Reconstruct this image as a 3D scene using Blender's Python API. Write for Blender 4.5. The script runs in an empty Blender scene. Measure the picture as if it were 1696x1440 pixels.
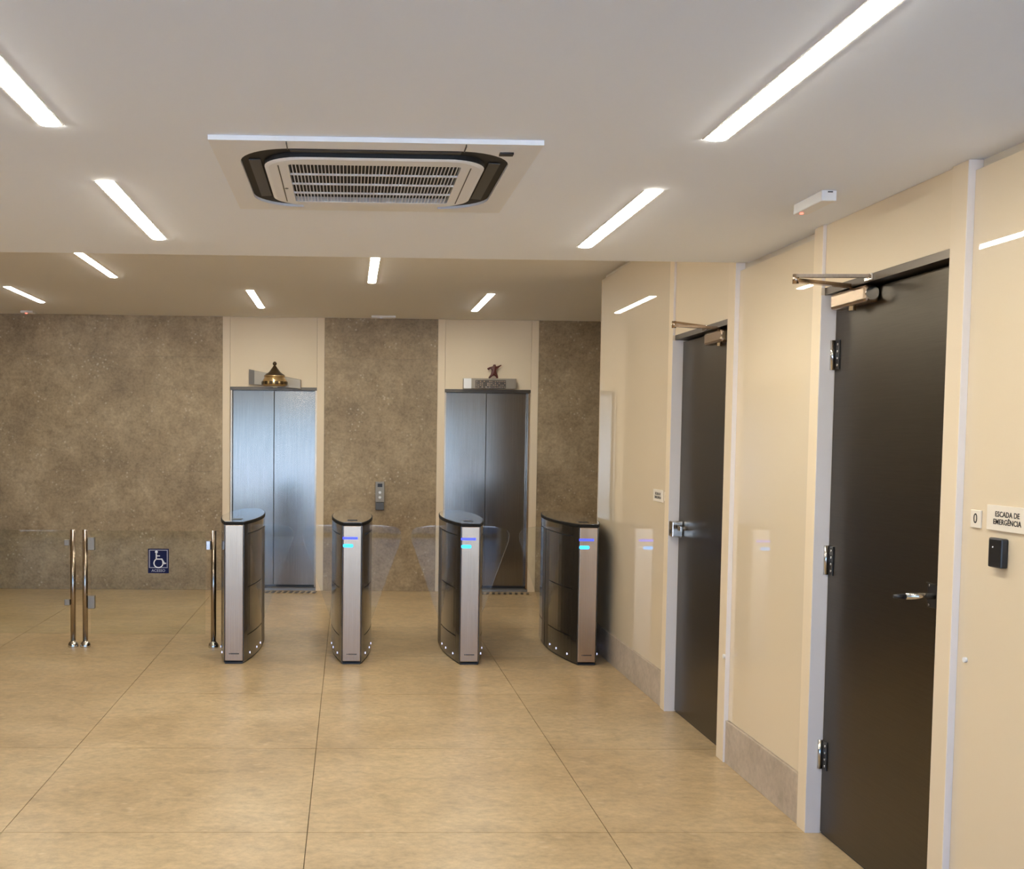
import bpy, bmesh, math, random
from mathutils import Vector, Matrix
random.seed(4)
S = bpy.context.scene
COL = S.collection
PI = math.pi

# ------------------------------------------------------------------ camera
YAW, PITCH, ROLL, FPX, CX, CY, EYE = 0.027545, -0.0539294, 0.0100756, 1847.34, 627.3, 827.13, 1.56
r0 = Vector((math.cos(YAW), -math.sin(YAW), 0)); f0 = Vector((math.sin(YAW), math.cos(YAW), 0)); z0 = Vector((0, 0, 1))
fwd = f0*math.cos(PITCH) + z0*math.sin(PITCH); up0 = -f0*math.sin(PITCH) + z0*math.cos(PITCH)
rt = r0*math.cos(ROLL) + up0*math.sin(ROLL); up = up0*math.cos(ROLL) - r0*math.sin(ROLL)
cd = bpy.data.cameras.new('camera'); cam = bpy.data.objects.new('camera', cd); COL.objects.link(cam)
M4 = Matrix((rt, up, -fwd)).transposed().to_4x4(); M4.translation = (0, 0, EYE); cam.matrix_world = M4
cd.sensor_width = 36; cd.lens = 36*FPX/1696
cd.shift_x = (848-CX)/1696; cd.shift_y = (CY-720)/1696
cd.clip_start = .02
S.camera = cam

# ------------------------------------------------------------------ light and exposure
LAMP = 75.0                        # ceiling light strips
LAMPC = (1.0, .955, .83)
SKY = 16.5                         # daylight seen through the glass front behind the camera
w = bpy.data.worlds.new('sky'); S.world = w; w.use_nodes = True
nt = w.node_tree; bg = nt.nodes['Background']
sky = nt.nodes.new('ShaderNodeTexSky'); sky.sky_type = 'HOSEK_WILKIE'
sky.sun_direction = (0.25, 0.75, 0.6); sky.turbidity = 3.0; sky.ground_albedo = .3
wb_ = nt.nodes.new('ShaderNodeMix'); wb_.data_type = 'RGBA'; wb_.blend_type = 'MULTIPLY'; wb_.inputs[0].default_value = 1
wb_.inputs[7].default_value = (.80, .95, 1.32, 1)               # daylight as a warm-balanced camera sees it
nt.links.new(sky.outputs[0], wb_.inputs[6]); nt.links.new(wb_.outputs[2], bg.inputs[0]); bg.inputs[1].default_value = SKY
sd = bpy.data.lights.new('sun', 'SUN'); sd.energy = 72.0; sd.angle = .02; sd.color = (.84, .94, 1.15)
so = bpy.data.objects.new('sun', sd); COL.objects.link(so)       # high behind the building: lights the pavement, not the lobby
so.rotation_euler = Vector((.25, -.75, -.85)).to_track_quat('-Z', 'Y').to_euler()
S.view_settings.view_transform = 'Standard'; S.view_settings.look = 'None'
S.view_settings.gamma = 1; S.view_settings.use_curve_mapping = False
S.view_settings.exposure = 0.0

# ------------------------------------------------------------------ materials
def mat(name, col, rough=.5, metal=0, coat=0, coatr=.03, emit=None, es=0, spec=.5):
    m = bpy.data.materials.new(name); m.use_nodes = True
    b = m.node_tree.nodes['Principled BSDF']
    b.inputs['Base Color'].default_value = (*col, 1); b.inputs['Roughness'].default_value = rough
    b.inputs['Metallic'].default_value = metal; b.inputs['Specular IOR Level'].default_value = spec
    b.inputs['Coat Weight'].default_value = coat; b.inputs['Coat Roughness'].default_value = coatr
    if emit:
        b.inputs['Emission Color'].default_value = (*emit, 1); b.inputs['Emission Strength'].default_value = es
    return m
def N(m, t, **kw):
    n = m.node_tree.nodes.new(t)
    for k, v in kw.items():
        if k in n.inputs: n.inputs[k].default_value = v
        else: setattr(n, k, v)
    return n
def L(m, a, b): m.node_tree.links.new(a, b)
def pos(m, sc=(1, 1, 1)):
    g = N(m, 'ShaderNodeNewGeometry'); v = N(m, 'ShaderNodeVectorMath', operation='MULTIPLY')
    v.inputs[1].default_value = sc; L(m, g.outputs['Position'], v.inputs[0]); return v.outputs[0]
def ramp(m, fac, stops):
    r = N(m, 'ShaderNodeValToRGB'); e = r.color_ramp.elements
    while len(e) < len(stops): e.new(.5)
    for i, (p, c) in enumerate(stops): e[i].position = p; e[i].color = (*c, 1)
    L(m, fac, r.inputs[0]); return r.outputs[0]
def mix(m, f, a, b, mode='MIX'):
    n = N(m, 'ShaderNodeMix', data_type='RGBA', blend_type=mode)
    for s, v in ((n.inputs[0], f), (n.inputs[6], a), (n.inputs[7], b)):
        if hasattr(v, 'links') or hasattr(v, 'is_linked'): L(m, v, s)
        elif isinstance(v, tuple): s.default_value = (*v, 1)
        else: s.default_value = v
    return n.outputs[2]
def stone(name, lo, mid, hi, fleck, rough, s1=1.6, s2=9, stretch=(1, 1, 1), tint=.05, rv=.08, con=.7, fine=.5, fl=.55):
    m = mat(name, mid, rough); b = m.node_tree.nodes['Principled BSDF']; p = pos(m, stretch)
    n1 = N(m, 'ShaderNodeTexNoise', Scale=s1, Detail=6.0, Roughness=.62, Distortion=.25); L(m, p, n1.inputs['Vector'])
    c = ramp(m, n1.outputs[0], [(.30, lo), (.5, mid), (.70, hi)])
    n2 = N(m, 'ShaderNodeTexNoise', Scale=s2, Detail=8.0, Roughness=.7, Distortion=.35); L(m, p, n2.inputs['Vector'])
    k = ramp(m, n2.outputs[0], [(.33, (.62, .60, .57)), (.50, (1, 1, 1)), (.67, (1.26, 1.26, 1.28))])
    c = mix(m, con, c, k, 'MULTIPLY')
    n4 = N(m, 'ShaderNodeTexNoise', Scale=s2*3.2, Detail=5.0, Roughness=.65); L(m, p, n4.inputs['Vector'])
    k4 = ramp(m, n4.outputs[0], [(.34, (.66, .65, .63)), (.5, (1, 1, 1)), (.66, (1.28, 1.28, 1.28))])
    c = mix(m, fine, c, k4, 'MULTIPLY')
    v = N(m, 'ShaderNodeTexVoronoi', Scale=s2*1.9, Randomness=1.0); L(m, p, v.inputs['Vector'])
    vm = ramp(m, v.outputs['Distance'], [(.0, (1, 1, 1)), (.16, (.5, .5, .5)), (.28, (0, 0, 0))])
    n3 = N(m, 'ShaderNodeTexNoise', Scale=s1*2.4, Detail=2.0); L(m, p, n3.inputs['Vector'])
    gate = ramp(m, n3.outputs[0], [(.50, (0, 0, 0)), (.62, (fl,)*3)])
    c = mix(m, mix(m, 1.0, vm, gate, 'MULTIPLY'), c, fleck)
    oi = N(m, 'ShaderNodeObjectInfo'); t = ramp(m, oi.outputs['Random'], [(0, (1-tint,)*3), (1, (1+tint,)*3)])
    c = mix(m, 1.0, c, t, 'MULTIPLY'); L(m, c, b.inputs['Base Color'])
    rr = N(m, 'ShaderNodeMapRange'); rr.inputs[3].default_value = rough-rv; rr.inputs[4].default_value = rough+rv
    L(m, n2.outputs[0], rr.inputs[0]); L(m, rr.outputs[0], b.inputs['Roughness'])
    bm_ = N(m, 'ShaderNodeBump', Strength=.08, Distance=.003); L(m, n2.outputs[0], bm_.inputs['Height']); L(m, bm_.outputs[0], b.inputs['Normal'])
    return m
def brushed(name, col, rough, sc=(3, 3, 120), amt=.10, metal=1.0):
    m = mat(name, col, rough, metal); b = m.node_tree.nodes['Principled BSDF']; p = pos(m, sc)
    n = N(m, 'ShaderNodeTexNoise', Scale=3.0, Detail=4.0, Roughness=.6); L(m, p, n.inputs['Vector'])
    rr = N(m, 'ShaderNodeMapRange'); rr.inputs[3].default_value = rough-amt; rr.inputs[4].default_value = rough+amt
    L(m, n.outputs[0], rr.inputs[0]); L(m, rr.outputs[0], b.inputs['Roughness'])
    c = ramp(m, n.outputs[0], [(.3, tuple(x*.9 for x in col)), (.7, tuple(min(1, x*1.08) for x in col))]); L(m, c, b.inputs['Base Color'])
    return m
def thin_glass(name, tint, refl=1.0, rough=.01):
    m = bpy.data.materials.new(name); m.use_nodes = True; t = m.node_tree; t.nodes.clear()
    o = t.nodes.new('ShaderNodeOutputMaterial'); mx = t.nodes.new('ShaderNodeMixShader')
    tr = t.nodes.new('ShaderNodeBsdfTransparent'); tr.inputs[0].default_value = (*tint, 1)
    gl = t.nodes.new('ShaderNodeBsdfGlossy'); gl.inputs['Roughness'].default_value = rough
    fr = t.nodes.new('ShaderNodeFresnel'); fr.inputs[0].default_value = 1.5
    mu = t.nodes.new('ShaderNodeMath'); mu.operation = 'MULTIPLY'; mu.inputs[1].default_value = refl
    t.links.new(fr.outputs[0], mu.inputs[0]); t.links.new(mu.outputs[0], mx.inputs[0])
    t.links.new(tr.outputs[0], mx.inputs[1]); t.links.new(gl.outputs[0], mx.inputs[2]); t.links.new(mx.outputs[0], o.inputs[0])
    return m

MW = mat('ceiling_paint_daylight_tint', (.855, .89, .95), .9)  # white ceiling with the cool daylight put into its colour
MW2 = mat('far_ceiling_paint_bounce_tint', (.86, .835, .79), .9)  # warm bounce from stone and floor put into the colour
MF = stone('floor_stone', (.385, .272, .142), (.465, .338, .187), (.53, .40, .235), (.64, .51, .335), .34, 1.3, 8, (1, 1.15, 1), .03, con=.55, fine=.42, fl=.6)
MS = stone('wall_stone', (.25, .180, .102), (.34, .253, .148), (.425, .328, .202), (.62, .52, .38), .50, 1.9, 12, (1, 1, 1), .03, con=.62, fine=.55, fl=.9)
MSK = stone('skirting_stone', (.42, .345, .27), (.52, .43, .34), (.58, .495, .40), (.64, .56, .46), .45, 2.5, 10, con=.35, fine=.28, fl=.3)
MG = mat('grout', (.25, .19, .12), .9)
MCP = mat('cream_paint', (.80, .665, .485), .55)
MJB = mat('daylit_cream_paint', (.85, .78, .725), .5)  # casing paint with the cool daylight put into its colour
MCG = mat('cream_back_painted_glass', (.80, .665, .475), .55, 0, 1.0, .012)
MCH = mat('cream_laminate', (.78, .65, .47), .6)
MP = mat('plaster', (.70, .62, .50), .9)
MST = brushed('brushed_steel', (.47, .355, .255), .25, (60, 60, .7), .03)
MEL = brushed('lift_door_steel', (.275, .256, .238), .18, (60, 60, 1.0), .03)
MPT = mat('satin_post_steel', (.40, .33, .26), .2, 1)
MDR = brushed('dark_door_steel', (.10, .084, .064), .33, (2, 2, 70), .05)
MBZ = mat('dark_bronze_frame', (.12, .10, .08), .35, .9)
MCR = mat('chrome', (.62, .59, .55), .14, 1)
MWM = mat('warm_grey_metal', (.30, .255, .20), .42, .7)
MBK = mat('black_plastic', (.012, .012, .014), .35)
MRM = mat('matt_black_rim', (.010, .009, .008), .6, spec=.2)
MBR = mat('smoked_dark_panel', (.030, .024, .018), .22, 0, .6, .08)
MTP = mat('smoked_glass_top', (.035, .030, .028), .06, 0, 1, .03)
MGW = thin_glass('clear_wing_glass', (.955, .97, .96), 1.0, .02)
MGG = thin_glass('clear_gate_glass', (.95, .965, .94), .3, .01)
MGF = thin_glass('facade_glass', (.93, .95, .95), .8, .01)
MWP = mat('white_plastic', (.82, .81, .80), .4)
MWF = mat('ac_white_plastic', (.82, .82, .82), .42)
MDK = mat('dark_cavity', (.012, .011, .010), .7)
MFL = mat('flap_dark_grey', (.06, .058, .055), .5)
MNV = mat('navy_sticker', (.004, .006, .05), .5, spec=.2)
MWH = mat('white_print', (.85, .85, .85), .5)
MIK = mat('black_print', (.015, .012, .012), .6)
MSG = mat('sign_acrylic', (.86, .78, .66), .35)
MLE = mat('lamp_diffuser', (.9, .88, .85), .5, emit=LAMPC, es=LAMP)
MBL = mat('blue_display', (.02, .02, .2), .3, emit=(.05, .07, 1.0), es=2.2)
MCY = mat('cyan_status_light', (.02, .1, .2), .3, emit=(.03, .42, 1.0), es=2.6)
MLD = mat('base_led', (.5, .5, .6), .3, emit=(.62, .66, 1.0), es=1.6)
MRD = mat('red_indicator', (.3, .02, .02), .3, emit=(1, .12, .08), es=4)
MGD = mat('gold_ornament', (.62, .45, .22), .3, .9)
MRB = mat('red_brown_lacquer', (.10, .025, .018), .4)
MAN = mat('dark_bronze_ornament', (.07, .045, .022), .4, .6)
MPV = mat('pavement_concrete', (.30, .30, .30), .9)
MAL = mat('grey_aluminium', (.30, .30, .31), .4, .8)
MHG = mat('hedge_green', (.07, .12, .045), .9)

# ------------------------------------------------------------------ mesh builders
class MB:
    def __init__(s): s.v = []; s.f = []; s.smooth = []
    def add(s, v, f, sm=False):
        o = len(s.v); s.v += [tuple(x) for x in v]
        for q in f: s.f.append([o+i for i in q]); s.smooth.append(sm)
        return s
    def box(s, x0, x1, y0, y1, z0_, z1):
        v = [(x, y, z) for z in (z0_, z1) for y in (y0, y1) for x in (x0, x1)]
        return s.add(v, [(0, 2, 3, 1), (4, 5, 7, 6), (0, 1, 5, 4), (1, 3, 7, 5), (3, 2, 6, 7), (2, 0, 4, 6)])
    def obox(s, c, ax, hs):           # oriented box: centre, three axes, half sizes
        v = []
        for k in (-1, 1):
            for j in (-1, 1):
                for i in (-1, 1):
                    v.append(Vector(c)+Vector(ax[0])*hs[0]*i+Vector(ax[1])*hs[1]*j+Vector(ax[2])*hs[2]*k)
        return s.add(v, [(0, 2, 3, 1), (4, 5, 7, 6), (0, 1, 5, 4), (1, 3, 7, 5), (3, 2, 6, 7), (2, 0, 4, 6)])
    def bar(s, a, b, wd, ht):         # rectangular bar between two points, ht along z
        a, b = Vector(a), Vector(b); d = (b-a); l = d.length; d.normalize()
        sd = d.cross(Vector((0, 0, 1))).normalized(); u = sd.cross(d)
        return s.obox((a+b)/2, (d, sd, u), (l/2, wd/2, ht/2))
    def prism(s, pts, a, b, fn, sm=False):   # 2-D outline (ccw) swept from a to b, fn(u, v, w) -> xyz
        n = len(pts); v = [fn(p[0], p[1], a) for p in pts]+[fn(p[0], p[1], b) for p in pts]
        s.add(v, [tuple(range(n))[::-1], tuple(range(n, 2*n))])
        o = len(s.v)-2*n
        for i in range(n):
            j = (i+1) % n; s.f.append([o+i, o+j, o+n+j, o+n+i]); s.smooth.append(sm)
        return s
    def tube(s, a, b, r, n=16, r2=None):
        a, b = Vector(a), Vector(b); d = (b-a).normalized()
        u = d.orthogonal().normalized(); w_ = d.cross(u); r2 = r if r2 is None else r2
        v = [a+(u*math.cos(t)+w_*math.sin(t))*r for t in [2*PI*i/n for i in range(n)]]
        v += [b+(u*math.cos(t)+w_*math.sin(t))*r2 for t in [2*PI*i/n for i in range(n)]]
        s.add(v, [tuple(range(n))[::-1], tuple(range(n, 2*n))]); o = len(s.v)-2*n
        for i in range(n):
            j = (i+1) % n; s.f.append([o+i, o+j, o+n+j, o+n+i]); s.smooth.append(True)
        return s
    def lathe(s, c, prof, n=20):      # profile [(r, z)], bottom to top
        v = []; m = len(prof)
        for i in range(n):
            t = 2*PI*i/n
            for r, z in prof: v.append((c[0]+r*math.cos(t), c[1]+r*math.sin(t), c[2]+z))
        f = []
        for i in range(n):
            j = (i+1) % n
            for k in range(m-1): f.append((i*m+k, j*m+k, j*m+k+1, i*m+k+1))
        s.add(v, f, True); s.add([v[i*m] for i in range(n)][::-1], [tuple(range(n))]); s.add([v[i*m+m-1] for i in range(n)], [tuple(range(n))])
        return s
    def ring(s, outer, inner):        # loop strip between two equal-length 3-D loops
        n = len(outer); o = len(s.v); s.v += [tuple(p) for p in outer]+[tuple(p) for p in inner]
        for i in range(n):
            j = (i+1) % n; s.f.append([o+i, o+j, o+n+j, o+n+i]); s.smooth.append(False)
        return s
ORG = {}
def build(name, mb, material, parent=None, origin=None, bev=0, seg=2, fix=True):
    me = bpy.data.meshes.new(name)
    o_ = ORG[parent.name] if parent is not None else (Vector(origin) if origin is not None else Vector((0, 0, 0)))
    me.from_pydata([tuple(Vector(v)-o_) for v in mb.v], [], mb.f); me.update()
    for p, sm in zip(me.polygons, mb.smooth): p.use_smooth = sm
    if fix:
        b = bmesh.new(); b.from_mesh(me); bmesh.ops.recalc_face_normals(b, faces=b.faces); b.to_mesh(me); b.free()
    me.materials.append(material)
    o = bpy.data.objects.new(name, me); COL.objects.link(o)
    ORG[o.name] = o_
    if parent is not None: o.parent = parent
    else: o.location = o_
    if bev:
        m = o.modifiers.new('bevel', 'BEVEL'); m.width = bev; m.segments = seg; m.limit_method = 'ANGLE'; m.harden_normals = False
    return o
def tag(o, label=None, cat=None, group=None, kind=None):
    if label: o['label'] = label
    if cat: o['category'] = cat
    if group: o['group'] = group
    if kind: o['kind'] = kind
    return o
def thing(name, loc, label=None, cat=None, group=None, kind=None):
    o = bpy.data.objects.new(name, None); COL.objects.link(o); o.location = loc; o.empty_display_size = .1
    ORG[o.name] = Vector(loc); return tag(o, label, cat, group, kind)
def copy_tree(o, parent=None):
    c = o.copy(); COL.objects.link(c)
    if parent is not None: c.parent = parent
    for ch in list(o.children): copy_tree(ch, c)
    return c
B = lambda *a: MB().box(*a)
STR = dict(kind='structure')
FX = lambda u, v, w_: (w_, u, v)      # outline in y,z swept along x
FY = lambda u, v, w_: (u, w_, v)      # outline in x,z swept along y
FZ = lambda u, v, w_: (u, v, w_)      # outline in x,y swept along z
def rrect(x0, x1, y0, y1, r, n=6):
    p = []
    for cx, cy, a in ((x1-r, y1-r, 0), (x0+r, y1-r, 90), (x0+r, y0+r, 180), (x1-r, y0+r, 270)):
        for i in range(n+1):
            t = math.radians(a+90*i/n); p.append((cx+r*math.cos(t), cy+r*math.sin(t)))
    return p
def text_mb(txt, size, fn, depth, space=1.0, bold=.0):
    cu = bpy.data.curves.new('lettering', 'FONT'); cu.body = txt; cu.size = size; cu.align_x = 'CENTER'; cu.align_y = 'CENTER'
    cu.extrude = depth/2; cu.space_character = space; cu.offset = bold; cu.resolution_u = 3
    o = bpy.data.objects.new('lettering', cu); COL.objects.link(o)
    bpy.context.view_layer.update()
    me = bpy.data.meshes.new_from_object(o.evaluated_get(bpy.context.evaluated_depsgraph_get()))
    mb = MB(); mb.add([fn(*v.co) for v in me.vertices], [tuple(p.vertices) for p in me.polygons])
    bpy.data.objects.remove(o); bpy.data.meshes.remove(me); bpy.data.curves.remove(cu); return mb

# ------------------------------------------------------------------ room shell
XL, XF, XB, YF, YB, YS, C1, C2 = -5.2, 4.5, 4.2, -1.0, 11.38, 5.28, 2.41, 2.78
WX = 1.84                              # face of the door casings on the right wall
GX = 1.86                              # face of the glass panels on the right wall
fl = build('floor', B(XL-.2, XF+.2, YF-.1, YB+.25, -.2, -.011), MG); tag(fl, **STR)
G = .0016
tile_mesh = {}
U0, V0 = -.15, 5.546
for i in range(-5, 5):
    for j in range(-6, 6):
        x0, x1 = U0+1.2*i, U0+1.2*i+1.2; y0, y1 = V0+1.2*j, V0+1.2*j+1.2
        x0, x1, y0, y1 = max(x0, XL), min(x1, XF), max(y0, YF), min(y1, YB)
        if x1-x0 < .03 or y1-y0 < .03: continue
        if x0 > 1.9 and y0 > 2.6 and y1 < 8.2: continue
        k = (round(x1-x0, 3), round(y1-y0, 3)); first = k not in tile_mesh
        if first:
            t = build('tile', B(G-.0, k[0]-G, G, k[1]-G, -.0109, 0), MF, fl); tile_mesh[k] = t.data
            t.location = (x0, y0, 0)
        else:
            t = bpy.data.objects.new('tile', tile_mesh[k]); COL.objects.link(t); t.parent = fl; t.location = (x0, y0, 0)

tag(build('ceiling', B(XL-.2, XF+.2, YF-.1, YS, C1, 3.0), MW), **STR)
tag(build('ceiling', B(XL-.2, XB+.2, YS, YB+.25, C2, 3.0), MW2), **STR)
tag(build('wall_left', B(XL-.2, XL, YF-.1, YB+.25, -.011, C2), MS), **STR)
# back wall: plaster core with stone slabs, two lift openings
E1, E2 = (-1.28, -.25), (.90, 1.93)
core = MB()
for a, b in ((XL, E1[0]), (E1[1], E2[0]), (E2[1], XB+.2)): core.box(a, b, YB+.021, YB+.25, 0, C2)
for a, b in (E1, E2): core.box(a, b, YB+.021, YB+.25, 2.30, C2)
for a, b in (E1, E2): core.box(a, b, YB+.19, YB+.25, 0, 2.30)
wb = build('wall_back', core, MG); tag(wb, **STR)
for a, b, cuts in ((XL, E1[0], (-3.68,)), (E1[1], E2[0], ()), (E2[1], XB, (3.1,))):
    xs = [a, *cuts, b]
    for xa, xb_ in zip(xs, xs[1:]):
        for za, zb in ((0, 1.21), (1.21, 2.37), (2.37, C2)):
            build('slab', B(xa+.0008, xb_-.0008, YB, YB+.02, za+.0008, zb-.0008), MS, wb)
# right wall
Y0, Y1 = 2.93, 8.25
D2, D1 = (3.413, 4.345), (5.425, 6.345)   # door openings (near, far)
core = MB()
core.box(1.885, 2.3, Y0, 3.36, 0, C1).box(1.885, 2.3, 4.40, YS, 0, C1).box(1.885, 2.3, YS, 5.37, 0, C2).box(1.885, 2.3, 6.40, Y1, 0, C2)
core.box(1.975, 2.3, 3.36, 4.40, 0, 2.2).box(1.975, 2.3, 5.37, 6.40, 0, 2.2)
core.box(1.872, 2.3, 3.36, 4.40, 2.2, C1).box(1.872, 2.3, 5.37, 6.40, 2.2, C2)
core.box(2.3, XF, Y0, Y0+.2, 0, C1).box(2.3, XB+.2, Y1-.2, Y1, 0, C2)
wr = build('wall_right', core, MP); tag(wr, **STR)
for ya, yb_, zt in ((Y0, 3.3205, 2.378), (4.427, 5.3205, 2.378), (6.427, Y1-.004, 2.748)):
    build('glass_panel', B(GX, 1.884, ya, yb_, .209, zt), MCG, wr, bev=.0015)
    build('skirting', B(GX-.012, 1.884, ya, yb_, .0005, .207), MSK, wr, bev=.001)
build('end_trim', B(GX-.002, 1.90, Y1, Y1+.006, 0, 2.748), MCP, wr)
tag(build('wall_end', B(XB, XB+.2, Y1, YB+.02, 0, C2), MP), **STR)
tag(build('wall_side', B(XF, XF+.2, YF-.1, Y0+.2, 0, C1), MP), **STR)
# glass front behind the camera
tag(build('wall_front', MB().box(XL, XF, YF-.1, YF, 2.12, C1).box(XL, XF, YF-.1, YF, 0, .06), MAL), **STR)
wn = thing('window_1', (0, YF, 0), **STR)
nb = 7; step = (XF-XL)/nb
for i in range(nb+1):
    x = XL+step*i; build('mullion', B(max(XL, x-.03), min(XF, x+.03), YF-.09, YF-.01, .06, 2.12), MAL, wn)
for i in range(nb):
    build('pane', B(XL+step*i+.03, XL+step*(i+1)-.03, YF-.06, YF-.05, .06, 2.12), MGF, wn)
tag(build('pavement', B(-30, 30, -40, YF-.1, -.3, -.05), MPV), **STR)

# ------------------------------------------------------------------ steel doors in the right wall
def lever_plate(p, ys, zc, sgn):
    pl = build('lock_plate', B(1.893, 1.9005, min(ys, ys+.10*sgn), max(ys, ys+.10*sgn), zc-.04, zc+.04), MBK, p, bev=.002)
    s = MB(); yy = ys+.055*sgn
    for dz in (-.032, .032): s.tube((1.889, ys+.085*sgn, zc+dz), (1.894, ys+.085*sgn, zc+dz), .004, 8)
    build('screw', s, MCR, pl)
    e = MB(); e.box(1.890, 1.8935, min(ys, ys+.10*sgn), max(ys, ys+.10*sgn), zc+.038, zc+.0415); build('plate_edge', e, MCR, pl)
    lv = MB().tube((1.9005, yy, zc), (1.80, yy+.004, zc-.001), .0105, 14)
    build('lever', lv, MCR, p)
    build('lever_tip', MB().tube((1.80, yy+.004, zc-.001), (1.762, yy+.008, zc-.002), .0095, 14, .006), MBK, p)
def closer(p, yp, yb0, yb1, elbow, brk, zb):
    # body on the leaf, main arm and forearm meeting at the elbow out in the lobby
    c = build('door_closer', MB().prism([(yb0, zb), (yb1, zb), (yb1, zb+.062), (yb0, zb+.062)], 1.845, 1.90, FX), MST, p, bev=.012, seg=3)
    build('closer_end', MB().tube((1.872, yb0-.004, zb+.032), (1.872, yb0+.004, zb+.032), .024, 18), MCR, c)
    build('pinion_cap', MB().tube((1.868, yp, zb-.016), (1.868, yp, zb+.078), .013, 14), MCR, c)
    zA = zb+.074
    build('main_arm', MB().bar((1.868, yp, zA), elbow, .026, .013).tube((elbow[0], elbow[1], elbow[2]-.012), (elbow[0], elbow[1], elbow[2]+.022), .011, 12), MST, c)
    build('forearm', MB().bar((elbow[0], elbow[1], elbow[2]+.016), (brk[0], brk[1], brk[2]+.002), .022, .011), MST, c)
    build('arm_bracket', MB().box(1.845, 1.87, brk[1]-.03, brk[1]+.03, brk[2]-.016, brk[2]+.010), MCR, c, bev=.003)
def steel_door(name, op, ztop, wall_h, hinge_far):
    ya, yb_ = op; t = thing(name, (WX, (ya+yb_)/2, 0), **STR)
    cw = .088 if ya < 5 else .10
    build('casing_post', B(WX, 1.975, ya-cw, ya, .0005, wall_h-.001), MCP, t, bev=.0015)
    build('casing_post', B(WX, 1.975, yb_, yb_+.08, .0005, wall_h-.001), MCP, t, bev=.0015)
    build('daylit_edge', B(1.8395, 1.8835, ya-cw-.0042, ya-cw-.0002, .0005, wall_h-.001), MJB, t)  # pale strip paints daylight on the near casing's side
    build('daylit_edge', B(1.8405, 1.8525, yb_-.0040, yb_-.0002, 2.166, wall_h-.001), MJB, t)  # same painted daylight on the far casing beside the header
    build('daylit_jamb_face', B(1.8405, 1.9005, yb_-.0035, yb_-.0002, .0005, 2.1375), MJB, t)  # pale sheet paints daylight on the far reveal
    build('header_panel', B(1.853, 1.872, ya+.0005, yb_-.0042, 2.166, wall_h-.001), MCH, t)
    build('frame_head', MB().box(1.853, 1.975, ya+.0005, yb_-.0042, 2.138, 2.1655), MBZ, t)
    lf = build('door_leaf', B(1.901, 1.945, ya+.003, yb_-.004, .010, 2.128), MDR, t, bev=.0015)
    build('floor_seal', B(1.906, 1.94, ya+.003, yb_-.004, .0005, .009), MBK, t)
    yh, sg = (yb_, -1) if hinge_far else (ya, 1)
    for zc in (1.905, 1.10, .322):
        h = build('hinge', MB().box(1.897, 1.901, min(yh+.004*sg, yh+.050*sg), max(yh+.004*sg, yh+.050*sg), zc-.057, zc+.057), MBK, t)
        build('knuckle', MB().tube((1.890, yh+.004*sg, zc-.058), (1.890, yh+.004*sg, zc+.058), .0095, 12), MCR, h)
        s = MB()
        for dz in (-.04, -.013, .013, .04): s.tube((1.894, yh+.038*sg, zc+dz), (1.898, yh+.038*sg, zc+dz), .005, 8)
        build('screw', s, MCR, h)
    return t
d2 = steel_door('door_2', D2, 2.166, C1, True)
closer(d2, 4.13, 3.985, 4.275, (1.612, 4.03, 2.148), (1.858, 3.965, 2.156), 2.070)
lever_plate(d2, 3.470, 1.071, 1)
d1 = steel_door('door_1', D1, 2.166, C2, False)
closer(d1, 5.62, 5.53, 5.80, (1.635, 5.62, 2.146), (1.858, 5.80, 2.158), 2.062)
lb = build('lock_box', B(1.838, 1.901, 6.255, 6.325, 1.02, 1.11), MCR, d1, bev=.006)
build('keyhole', MB().tube((1.8365, 6.29, 1.05), (1.8385, 6.29, 1.05), .012, 12), MBK, lb)
build('lever', MB().tube((1.90, 6.19, 1.075), (1.86, 6.19, 1.075), .012, 12).box(1.853, 1.866, 6.15, 6.205, 1.062, 1.088), MCR, d1, bev=.002)
build('screw_cap', MB().tube((1.832, 5.335, .52), (1.8405, 5.335, .52), .011, 12), MWP, d1)
build('screw_cap', MB().tube((1.852, 3.27, .915), (1.8605, 3.27, .915), .008, 12), MWP, wr)

# ------------------------------------------------------------------ lifts
def lift(name, e):
    a, b = e; t = thing(name, ((a+b)/2, YB, 0), **STR); pw = .075
    for xa, xb_ in ((a, a+pw), (b-pw, b)):
        build('frame_post', B(xa+.0005, xb_-.0005, YB-.006, YB+.12, .0005, C2-.001), MCP, t, bev=.0015)
    build('header_panel', B(a+pw+.0015, b-pw-.0015, YB-.003, YB+.02, 2.075, C2-.001), MCH, t)
    for xa, xb_ in ((a+pw, a+pw+.018), (b-pw-.018, b-pw)):
        build('jamb', B(xa, xb_, YB+.03, YB+.16, .025, 2.055), MST, t)
    build('lintel', B(a+pw, b-pw, YB+.005, YB+.16, 2.045, 2.0745), MBZ, t)
    xa, xb_ = a+pw+.019, b-pw-.019; xm = (xa+xb_)/2
    build('door_panel', B(xa, xm-.002, YB+.10, YB+.13, .045, 2.044), MEL, t, bev=.002)
    build('door_panel', B(xm+.002, xb_, YB+.112, YB+.14, .045, 2.044), MEL, t, bev=.002)
    build('sill', B(a+pw, b-pw, YB+.0005, YB+.18, .0005, .022), MAL, t)
    build('door_gap', B(a+pw+.01, b-pw-.01, YB+.12, YB+.17, .023, .0445), MBK, t)
    return t
lift('door_3', E1); lift('door_4', E2)
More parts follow.
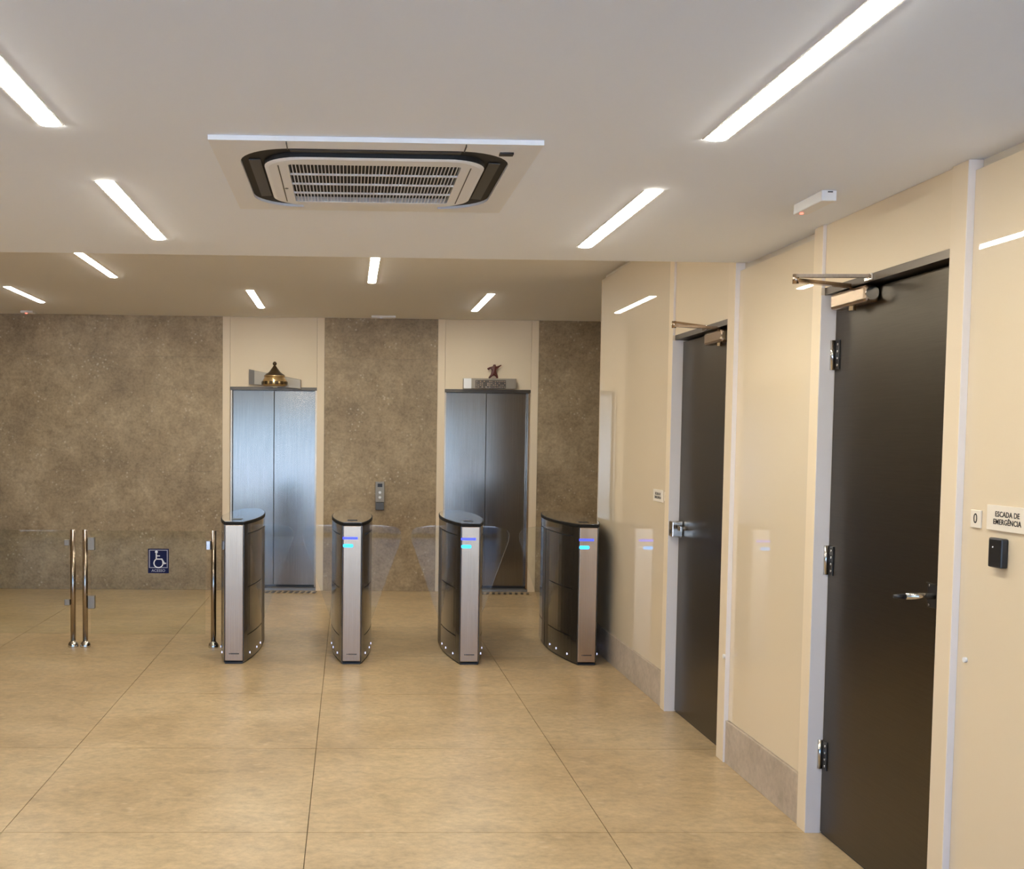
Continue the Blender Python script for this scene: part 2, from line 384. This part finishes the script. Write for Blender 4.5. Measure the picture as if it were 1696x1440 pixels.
def grate(x0, x1, label):
    t = thing('floor_grate', ((x0+x1)/2, 11.21, 0), label, 'floor grate', None)
    build('strip', B(x0, x1, 11.14, 11.285, .0003, .004), MF, t)
    n = 15
    for i in range(n):
        xc = x0+(i+.5)*(x1-x0)/n
        m = MB().prism([(xc-.022, 11.155), (xc+.006, 11.155), (xc+.022, 11.27), (xc-.006, 11.27)], .0041, .010, FZ)
        build('slat', m, MBZ, t)
grate(-1.19, -.30, 'slatted bronze strip on the floor at the left lift door')
grate(.99, 1.86, 'slatted bronze strip on the floor at the right lift door')

# indicator boxes above the lifts with the ornaments set on them
def obx(c, ang): ca, sa = math.cos(ang), math.sin(ang); return ((ca, 0, sa), (0, 1, 0), (-sa, 0, ca))
t = thing('lift_indicator', (-.75, 11.34, 2.08), 'tilted grey metal box above the left lift door, lantern ornament in front', 'indicator box')
build('housing', MB().prism([(-1.009, 2.10), (-.487, 2.056), (-.487, 2.15), (-1.009, 2.248)], 11.335, 11.376, FY), MWM, t, bev=.004)
build('end_cap', MB().prism([(-1.0095, 2.099), (-.955, 2.0945), (-.955, 2.239), (-1.0095, 2.249)], 11.331, 11.3352, FY), MBZ, t)
t = thing('lantern_ornament', (-.74, 11.23, 2.075), 'small golden lantern ornament with dark pointed roof over left lift', 'ornament')
lb = MB(); cx, cy = -.742, 11.19
lb.lathe((cx, cy, 2.072), [(.10, 0), (.128, .012), (.122, .050), (.105, .080), (.095, .095)], 12)
build('body', lb, MGD, t)
for k in range(8):
    a = -PI+k*PI/7+.0
    px, py = cx+.125*math.cos(a), cy+.125*math.sin(a)
    build('opening', MB().obox((px, py, 2.105), ((-math.sin(a), math.cos(a), 0), (math.cos(a), math.sin(a), 0), (0, 0, 1)), (.017, .004, .016)), MAN, t)
build('eave', MB().lathe((cx, cy, 2.167), [(.098, 0), (.108, .006), (.098, .014)], 12), MGD, t)
build('roof', MB().lathe((cx, cy, 2.1812), [(.104, 0), (.055, .036), (.022, .082), (.012, .098)], 8), MAN, t)
build('finial', MB().lathe((cx, cy, 2.2795), [(.008, 0), (.019, .010), (.021, .022), (.014, .034), (.004, .040)], 12), MAN, t)
br = build('hanger', B(cx-.02, cx+.02, 11.21, 11.334, 2.066, 2.0715), MGD, t)
t = thing('lift_indicator', (1.425, 11.34, 2.075), 'level metal display box above the right lift door, red brown figurine on top', 'indicator box')
build('housing', B(1.158, 1.692, 11.285, 11.376, 2.077, 2.182), MWM, t, bev=.004)
pf = build('display_face', B(1.275, 1.585, 11.281, 11.2849, 2.083, 2.165), MBZ, t)
dm = MB()
for i in range(16):
    for j in range(4):
        if random.random() < .62: dm.box(1.283+i*.019, 1.293+i*.019, 11.2785, 11.2809, 2.09+j*.019, 2.10+j*.019)
tag(build('display_dots', dm, MST, pf), kind='stuff')
build('end_cap', B(1.157, 1.235, 11.281, 11.2851, 2.078, 2.181), MWF, t)
# figurine: one skinned body
def figurine(base):
    P = [(0, 0, .062), (0, 0, .095), (.004, 0, .118), (.004, 0, .138), (-.028, 0, .105), (-.052, -.004, .088), (.030, 0, .112), (.058, 0, .132),
         (-.016, 0, .035), (-.040, 0, .005), (.018, 0, .035), (.030, 0, .004)]
    Eg = [(0, 1), (1, 2), (2, 3), (1, 4), (4, 5), (1, 6), (6, 7), (0, 8), (8, 9), (0, 10), (10, 11)]
    R = [.020, .021, .010, .016, .010, .012, .009, .005, .012, .007, .012, .007]
    me = bpy.data.meshes.new('figurine'); me.from_pydata(P, Eg, []); me.materials.append(MRB)
    o = bpy.data.objects.new('figurine', me); COL.objects.link(o); o.location = base
    m = o.modifiers.new('skin', 'SKIN'); m.use_smooth_shade = True
    for v, r in zip(me.skin_vertices[0].data, R): v.radius = (r, r)
    me.skin_vertices[0].data[0].use_root = True
    s = o.modifiers.new('sub', 'SUBSURF'); s.levels = 2; s.render_levels = 2
    return o
fg = figurine((1.468, 11.33, 2.182)); fg.scale = (1.3, 1.3, 1.06); tag(fg, 'tiny dark red dancing figurine on the right lift display box', 'figurine')
# lift call panel
t = thing('call_panel', (.324, YB, .98), 'upright steel lift call panel on the stone wall between lifts', 'call panel')
build('plate', B(.277, .371, YB-.018, YB-.0005, .915, 1.125), MWM, t, bev=.003)
build('lower_housing', B(.281, .367, YB-.026, YB-.0005, .835, .9145), MBZ, t, bev=.003)
build('display', B(.30, .348, YB-.020, YB-.0182, 1.07, 1.105), MBK, t)
for z in (.965, 1.015): build('button', MB().tube((.324, YB-.023, z), (.324, YB-.0182, z), .014, 16), MWP, t)

# ------------------------------------------------------------------ ceiling light strips
def light_strip(x, ya, yb_, zc, label, group):
    l = yb_-ya; t = thing('ceiling_light', (x, ya, zc), label, 'ceiling light', group); wd = .06
    pr = [(-wd/2, 0), (-wd*.42, -.0035), (-wd*.22, -.0055), (0, -.006), (wd*.22, -.0055), (wd*.42, -.0035), (wd/2, 0)]
    build('diffuser', MB().prism([(x+p[0], zc-.0015+p[1]) for p in pr], ya+.002, yb_-.002, FY), MLE, t)
    for s in (-1, 1): build('trim_edge', B(*sorted((x+s*(wd/2+.0005), x+s*(wd/2+.006))), ya, yb_, zc-.003, zc-.0002), MWP, t)
    return t
for i, (x, a, b, lb) in enumerate([
    (-.82, 2.02, 3.12, 'light strip in the near ceiling, cut by the left edge of the picture'),
    (1.02, 2.02, 3.15, 'largest light strip in the near ceiling, upper right above the lobby'),
    (-.82, 3.80, 4.86, 'light strip in the near ceiling left of the air conditioner'),
    (1.025, 3.80, 4.90, 'light strip in the near ceiling right of the air conditioner'),
    (-2.66, 2.02, 3.15, 'added unseen light strip in the near ceiling by the left wall, nearer the glass front'),  # out of view, added to light the left of the lobby
    (-2.66, 3.80, 4.90, 'added unseen light strip in the near ceiling by the left wall, nearer the step')]):  # also added out of view, for light on the left floor
    light_strip(x, a, b, C1, lb, 'light strips in the near ceiling')
for x, a, b, lb in [
    (-1.81, 7.56, 8.68, 'far ceiling light strip behind the step, second from the left'),
    (.17, 7.60, 8.78, 'far ceiling light strip just behind the step, pointing straight back in the middle'),
    (-2.815, 9.33, 10.36, 'leftmost light strip in the far ceiling above the stone wall'),
    (-.828, 9.35, 10.56, 'far ceiling light strip above the left lift door'),
    (1.18, 9.37, 10.60, 'far ceiling light strip above the right lift door'),
    (-.83, 5.85, 7.0, 'added far ceiling light strip hidden above the step, left of the turnstiles'),  # unseen, added to light the turnstile fronts
    (.42, 5.85, 7.0, 'added far ceiling light strip hidden above the step, in front of the middle turnstiles')]:  # unseen, added and placed to light the far door header and wall
    light_strip(x, a, b, C2, lb, 'light strips in the far ceiling')

# ------------------------------------------------------------------ air conditioner cassette
ax, ay = .072, 3.672
ac = thing('air_conditioner', (ax, ay, C1), 'square white ceiling cassette air conditioner with dark outlet ring and grille', 'air conditioner')
hs, n = .475, 10
inn = rrect(ax-.405, ax+.405, ay-.405, ay+.405, .17, n)
def outer_match(pts, h):               # the point of the square edge in the same direction
    o = []
    for x, y in pts:
        dx, dy = x-ax, y-ay; k = h/max(abs(dx), abs(dy)); o.append((ax+dx*k, ay+dy*k))
    return o
out = outer_match(inn, hs)
pm = MB()
pm.ring([(x, y, C1-.0003) for x, y in out], [(x, y, C1-.014) for x, y in out])
pm.ring([(x, y, C1-.014) for x, y in out], [(x, y, C1-.017) for x, y in inn])
pm.ring([(x, y, C1-.017) for x, y in inn], [(x, y, C1-.008) for x, y in inn])
fr = build('panel_frame', pm, MWF, ac)
build('duct_cavity', MB().prism(inn, C1-.008, C1-.0006, FZ), MDK, ac)
for sx in (-.255, .255): build('seam', B(ax+sx-.0012, ax+sx+.0012, ay-hs+.004, ay-.408, C1-.0215, C1-.014), MFL, fr)
build('sensor', B(ax+.36, ax+.40, ay-.40, ay-.375, C1-.022, C1-.016), MBK, fr)
ci = rrect(ax-.335, ax+.335, ay-.335, ay+.335, .12, n)
c2_ = [(ax+(x-ax)*.965, ay+(y-ay)*.965) for x, y in ci]
sdm = MB().ring([(x, y, C1-.0085) for x, y in ci], [(x, y, C1-.023) for x, y in ci]); build('outlet_wall', sdm, MDK, ac)
cm = MB(); cm.ring([(x, y, C1-.0232) for x, y in ci], [(x, y, C1-.024) for x, y in ci]); cm.ring([(x, y, C1-.024) for x, y in ci], [(x, y, C1-.028) for x, y in c2_])
gi = rrect(ax-.262, ax+.262, ay-.262, ay+.262, .012, n); cm.ring([(x, y, C1-.028) for x, y in c2_], [(x, y, C1-.028) for x, y in gi])
cm.ring([(x, y, C1-.028) for x, y in gi], [(x, y, C1-.0105) for x, y in gi])
cp = build('intake_panel', cm, MWF, ac)
build('intake_cavity', MB().prism(gi, C1-.010, C1-.0086, FZ), MDK, cp)
for sx in (-1, 1): build('hinge_line', B(ax+sx*.292-.0016, ax+sx*.292+.0016, ay-.25, ay+.26, C1-.0288, C1-.0275), MFL, cp)
gm = MB()
for j in range(1, 4): gm.box(ax-.262, ax+.262, ay-.262+j*.131-.0055, ay-.262+j*.131+.0055, C1-.0283, C1-.0235)
for i in range(1, 47): x = ax-.262+i*.524/47; gm.box(x-.0013, x+.0013, ay-.262, ay+.262, C1-.0275, C1-.0235)
tag(build('grille', gm, MWF, cp), kind='stuff')
build('logo', MB().tube((ax-.283, ay+.06, C1-.0292), (ax-.283, ay+.06, C1-.0278), .006, 10), MFL, cp)
for k in range(4):                     # outlet flaps
    c, s = math.cos(k*PI/2), math.sin(k*PI/2)
    def rot(x, y, z): return (ax+x*c-y*s, ay+x*s+y*c, z)
    zf = (C1-.0215, C1-.0185) if k == 1 else (C1-.0125, C1-.0145)
    ra, rb = (.336, .404) if k == 1 else (.345, .380)
    la = .24 if k == 1 else .25
    v = [rot(q, l, z) for z in (0, .003) for q, l in ((ra, -la), (ra, la), (rb, la), (rb, -la))]
    v = [(p[0], p[1], p[2]+(zf[0] if i % 4 < 2 else zf[1])) for i, p in enumerate(v)]
    build('flap', MB().add(v, [(0, 1, 2, 3), (7, 6, 5, 4), (0, 4, 5, 1), (1, 5, 6, 2), (2, 6, 7, 3), (3, 7, 4, 0)]), MWF if k == 1 else MFL, ac)

# ceiling sensors
t = thing('emergency_lamp', (1.605, 3.87, C1), 'slim white box with red indicator on ceiling above the near steel door', 'emergency lamp')
hb = build('housing', B(1.580, 1.632, 3.752, 3.99, C1-.036, C1-.0005), MWP, t, bev=.003)
build('indicator', MB().tube((1.596, 3.955, C1-.040), (1.596, 3.955, C1-.0355), .006, 10), MRD, hb)
build('slot', B(1.601, 1.618, 3.7505, 3.7525, C1-.008, C1-.004), MFL, hb)
t = thing('emergency_lamp', (.335, 11.18, C2), 'flat grey box on the far ceiling above the lift call panel', 'emergency lamp')
hb = build('housing', B(.216, .455, 11.10, 11.22, C2-.022, C2-.0005), MWP, t, bev=.003)
build('indicator', MB().tube((.31, 11.11, C2-.025), (.31, 11.11, C2-.0215), .008, 10), MLD, hb)
t = thing('emergency_lamp', (-3.165, 11.1, C2), 'small box with red indicator at top of the stone wall, far left', 'emergency lamp')
hb = build('housing', B(-3.22, -3.10, 11.08, 11.20, C2-.022, C2-.0005), MWP, t, bev=.003)
build('indicator', MB().tube((-3.165, 11.09, C2-.030), (-3.165, 11.09, C2-.0215), .010, 10), MRD, hb)

# ------------------------------------------------------------------ turnstiles
def turnstile(xc, W, label, wings, lit):
    yA, yC, yE, f, h = 7.65, 8.37, 9.09, .0665, .985
    t = thing('turnstile', (xc, yC, 0), label, 'turnstile', 'flap barriers in a row')
    def hw(y, inset=0):
        s = 1-abs(y-yC)/(yC-yA); return f+(W-f)*(1-(1-s)**2.1)-inset
    ys = [yA+(yE-yA)*i/48 for i in range(49)]
    def plan(inset, ya=yA, ye=yE):
        q = [y for y in ys if ya <= y <= ye]
        return [(xc+hw(y, inset), y) for y in q]+[(xc-hw(y, inset), y) for y in reversed(q)]
    build('body', MB().prism(plan(.010, yA+.012, yE-.012), .012, .962, FZ), MBK, t)
    build('plinth', MB().prism(plan(.006), .0005, .0118, FZ), MBK, t)
    tp = build('top', MB().prism(plan(.004), .9826, h, FZ), MTP, t)
    build('top_rim', MB().prism(plan(-.002), .9622, .9825, FZ), MRM, t, bev=.002)
    build('reader', B(xc-.035, xc+.035, yA+.16, yA+.26, h, h+.0015), MBK, tp)
    def skin(y0, y1, sd, z0_, z1, mt, nm, th=.008):
        q = [y0+(y1-y0)*i/8 for i in range(9)]
        o = [(xc+sd*hw(y), y) for y in q]+[(xc+sd*hw(y, th), y) for y in reversed(q)]
        return build(nm, MB().prism(o, z0_, z1, FZ), mt, t)
    for sd in (-1, 1):
        for ya, ye in ((yA+.09, yC-.135), (yC+.135, yE-.09)):
            for za, zb in ((.013, .184), (.191, .519), (.526, .891), (.899, .961)):
                skin(ya, ye, sd, za, zb, MBR, 'side_panel')
        skin(yA+.004, yA+.087, sd, .013, .961, MBR, 'corner_trim')
        skin(yE-.087, yE-.004, sd, .013, .961, MBR, 'corner_trim')
        skin(yC-.132, yC-.012, sd, .013, .893, MBZ, 'wing_pillar'); skin(yC+.012, yC+.132, sd, .013, .893, MBZ, 'wing_pillar')
        skin(yC-.132, yC+.132, sd, .898, .961, MBR, 'side_panel')
        for y in (yA+.15, yA+.36, yA+.52):
            build('base_light', MB().tube((xc+sd*hw(y, .004), y, .052), (xc+sd*hw(y, -.003), y, .052), .0075, 10), MLD, t)
    for sy, y in ((1, yA), (-1, yE)):
        y_ = sorted((y, y+sy*.012))
        fp = build('front_panel', B(xc-.062, xc+.062, y_[0], y_[1], .020, .961), MST, t, bev=.004)
        if sy == 1:
            mk = MB(); mk.box(xc-.033, xc-.026, y-.0008, y+.001, .067, .073)
            for k in range(7): mk.box(xc-.022+k*.0085, xc-.0155+k*.0085, y-.0008, y+.001, .066, .074)
            build('maker_mark', mk, MIK, fp)
            if lit:
                build('display', B(xc-.066, xc+.036, y-.003, y+.002, .868, .884), MBL, fp, bev=.002)
                build('status_light', MB().prism(rrect(xc-.064, xc+.006, .812, .836, .010, 5), y-.004, y+.002, FY), MCY, fp)
    for sd in wings:
        b0 = hw(yC)-.006; tip = .372
        o = [(b0, .205), (b0+.012, .205), (tip-.004, .80)]
        for i in range(9):
            a = math.radians(-18+i*(108/8)); o.append((tip-.062+.062*math.cos(a), .838+.062*math.sin(a)))
        o += [(tip-.13, .911), (b0, .913)]
        pts = [(xc+sd*p[0], p[1]) for p in o]
        build('glass_wing', MB().prism(pts, yC-.005, yC+.005, FY), MGW, t)
    return t
turnstile(-.779, .148, 'leftmost steel fronted turnstile, unlit, beside the glass gate', (1,), False)
turnstile(.032, .150, 'second turnstile from the left, seen straight on with blue lights', (-1, 1), True)
turnstile(.848, .150, 'third turnstile from the left, bright steel front below the right lift', (-1, 1), True)
turnstile(1.667, .168, 'rightmost turnstile, dark side showing, against the cream wall', (-1,), True)

# ------------------------------------------------------------------ glass gate for wheelchair users
def post(x, y, label, nm='barrier_post'):
    t = thing(nm, (x, y, 0), label, 'post', 'steel posts of the glass gate')
    build('tube', MB().tube((x, y, .02), (x, y, .868), .0195, 20), MPT, t)
    build('cap', MB().lathe((x, y, .868), [(.0195, 0), (.0195, .002), (.016, .004)], 20), MCR, t)
    build('base_flange', MB().lathe((x, y, .0005), [(.038, 0), (.039, .012), (.034, .028), (.024, .040), (.0197, .044)], 24), MCR, t)
    return t
PY = 8.245
p1 = post(-2.024, PY, 'left of the two close steel posts, beside the glass screen clips')
p2 = post(-1.935, PY, 'right of the two close steel posts, carrying the gate hinges')
p3 = post(-.99, PY, 'lone steel post right beside the leftmost turnstile')
build('latch', B(-1.046, -1.010, PY-.022, PY+.022, .728, .798), MCR, p3, bev=.005)
g = thing('glass_gate', (-1.48, PY, 0), 'frameless clear glass gate with blue wheelchair sticker between steel posts', 'gate')
build('pane', B(-1.893, -1.05, PY-.005, PY+.005, .10, .866), MGG, g)
for z in (.768, .335): build('hinge', B(-1.913, -1.862, PY-.021, PY+.021, z-.048, z+.048), MWM, g, bev=.004)
sp = build('sign', B(-1.472, -1.319, PY-.0075, PY-.0052, .553, .735), MNV, g); sp['label'] = 'navy wheelchair access sticker'
ln = MB(); sx0, sx1, sz0, sz1 = -1.464, -1.327, .592, .727; yy = PY-.0085
for a in ((sx0, sx1, sz0, sz0+.006), (sx0, sx1, sz1-.006, sz1), (sx0, sx0+.006, sz0, sz1), (sx1-.006, sx1, sz0, sz1)):
    ln.box(a[0], a[1], yy, yy+.001, a[2], a[3])
build('border', ln, mat('grey_print', (.35, .35, .42), .5), sp)
em = MB(); qx, qz = -1.395, .628
em.tube((-1.410, yy-.001, .711), (-1.410, yy+.001, .711), .0105, 14)
em.prism([(-1.415, .70), (-1.415, .655), (-1.406, .655), (-1.406, .70)], yy-.001, yy+.001, FY)
em.prism([(-1.415, .654), (-1.372, .654), (-1.372, .662), (-1.415, .662)], yy-.001, yy+.001, FY)
em.prism([(-1.378, .660), (-1.354, .620), (-1.345, .626), (-1.369, .664)], yy-.001, yy+.001, FY)
em.prism([(-1.356, .619), (-1.338, .624), (-1.340, .632), (-1.353, .628)], yy-.001, yy+.001, FY)
em.prism([(-1.41, .678), (-1.384, .678), (-1.384, .685), (-1.41, .685)], yy-.001, yy+.001, FY)
for i in range(24):
    a, b = math.radians(125+i*255/24), math.radians(125+(i+1)*255/24); R1, R2 = .037, .029
    pts = [(qx+R1*math.cos(a), qz+R1*math.sin(a)), (qx+R1*math.cos(b), qz+R1*math.sin(b)), (qx+R2*math.cos(b), qz+R2*math.sin(b)), (qx+R2*math.cos(a), qz+R2*math.sin(a))]
    em.prism(pts, yy-.001, yy+.001, FY)
build('wheelchair_symbol', em, MWH, sp)
build('lettering', text_mb('ACESSO', .028, lambda x, y, z: (-1.3955+x, yy+z, .572+y), .001), mat('pale_print', (.5, .5, .58), .5), sp)
g2 = thing('glass_screen', (-2.6, PY, 0), 'fixed clear glass screen clipped to the left steel post', 'glass screen')
build('pane', B(-3.14, -2.052, PY-.005, PY+.005, .10, .866), MGG, g2)
for z in (.775, .333): build('glass_clip', B(-2.084, -2.045, PY-.02, PY+.02, z-.022, z+.022), MWM, g2, bev=.004)
post(-3.23, PY, 'steel post at the left end of the fixed glass screen')

# ------------------------------------------------------------------ signs on the right wall
RW = lambda x, y, z: (0, 0, 0)
def wall_text(txt, size, yc, zc, xs, bold=0, sp=1.0): return text_mb(txt, size, lambda x, y, z: (xs-z, yc-x, zc+y), .0008, sp, bold)
def sign(yc, zc, label):
    t = thing('door_sign', (GX, yc, zc), label, 'sign')
    build('plate', B(GX-.007, GX-.0005, yc-.101, yc+.101, zc-.036, zc+.036), MSG, t, bev=.001)
    build('lettering', wall_text('ESCADA DE', .0215, yc, zc+.011, GX-.0074, .0003, 1.04), MIK, t)
    build('lettering', wall_text('EMERGÊNCIA', .0215, yc, zc-.011, GX-.0074, .0003, 1.04), MIK, t)
def plate0(yc, zc, label):
    t = thing('floor_number_plate', (GX, yc, zc), label, 'sign')
    build('plate', B(GX-.006, GX-.0005, yc-.026, yc+.026, zc-.026, zc+.026), MSG, t, bev=.001)
    build('lettering', wall_text('0', .042, yc, zc, GX-.0064), MIK, t)
sign(3.080, 1.352, 'white emergency stairs sign with black lettering above the black card reader')
plate0(3.24, 1.342, 'small square plate reading 0 beside the near steel door')
sign(6.62, 1.238, 'emergency stairs sign on the cream wall left of the far steel door')
plate0(6.462, 1.24, 'tiny plate reading 0 at the edge of the far steel door')
t = thing('card_reader', (GX, 3.11, 1.254), 'small black card reader box below the emergency stairs sign', 'card reader')
cb = build('housing', B(GX-.022, GX-.0005, 3.078, 3.142, 1.212, 1.296), MBK, t, bev=.004)
build('indicator', MB().tube((GX-.0235, 3.118, 1.27), (GX-.0215, 3.118, 1.27), .002, 8), MWP, cb)
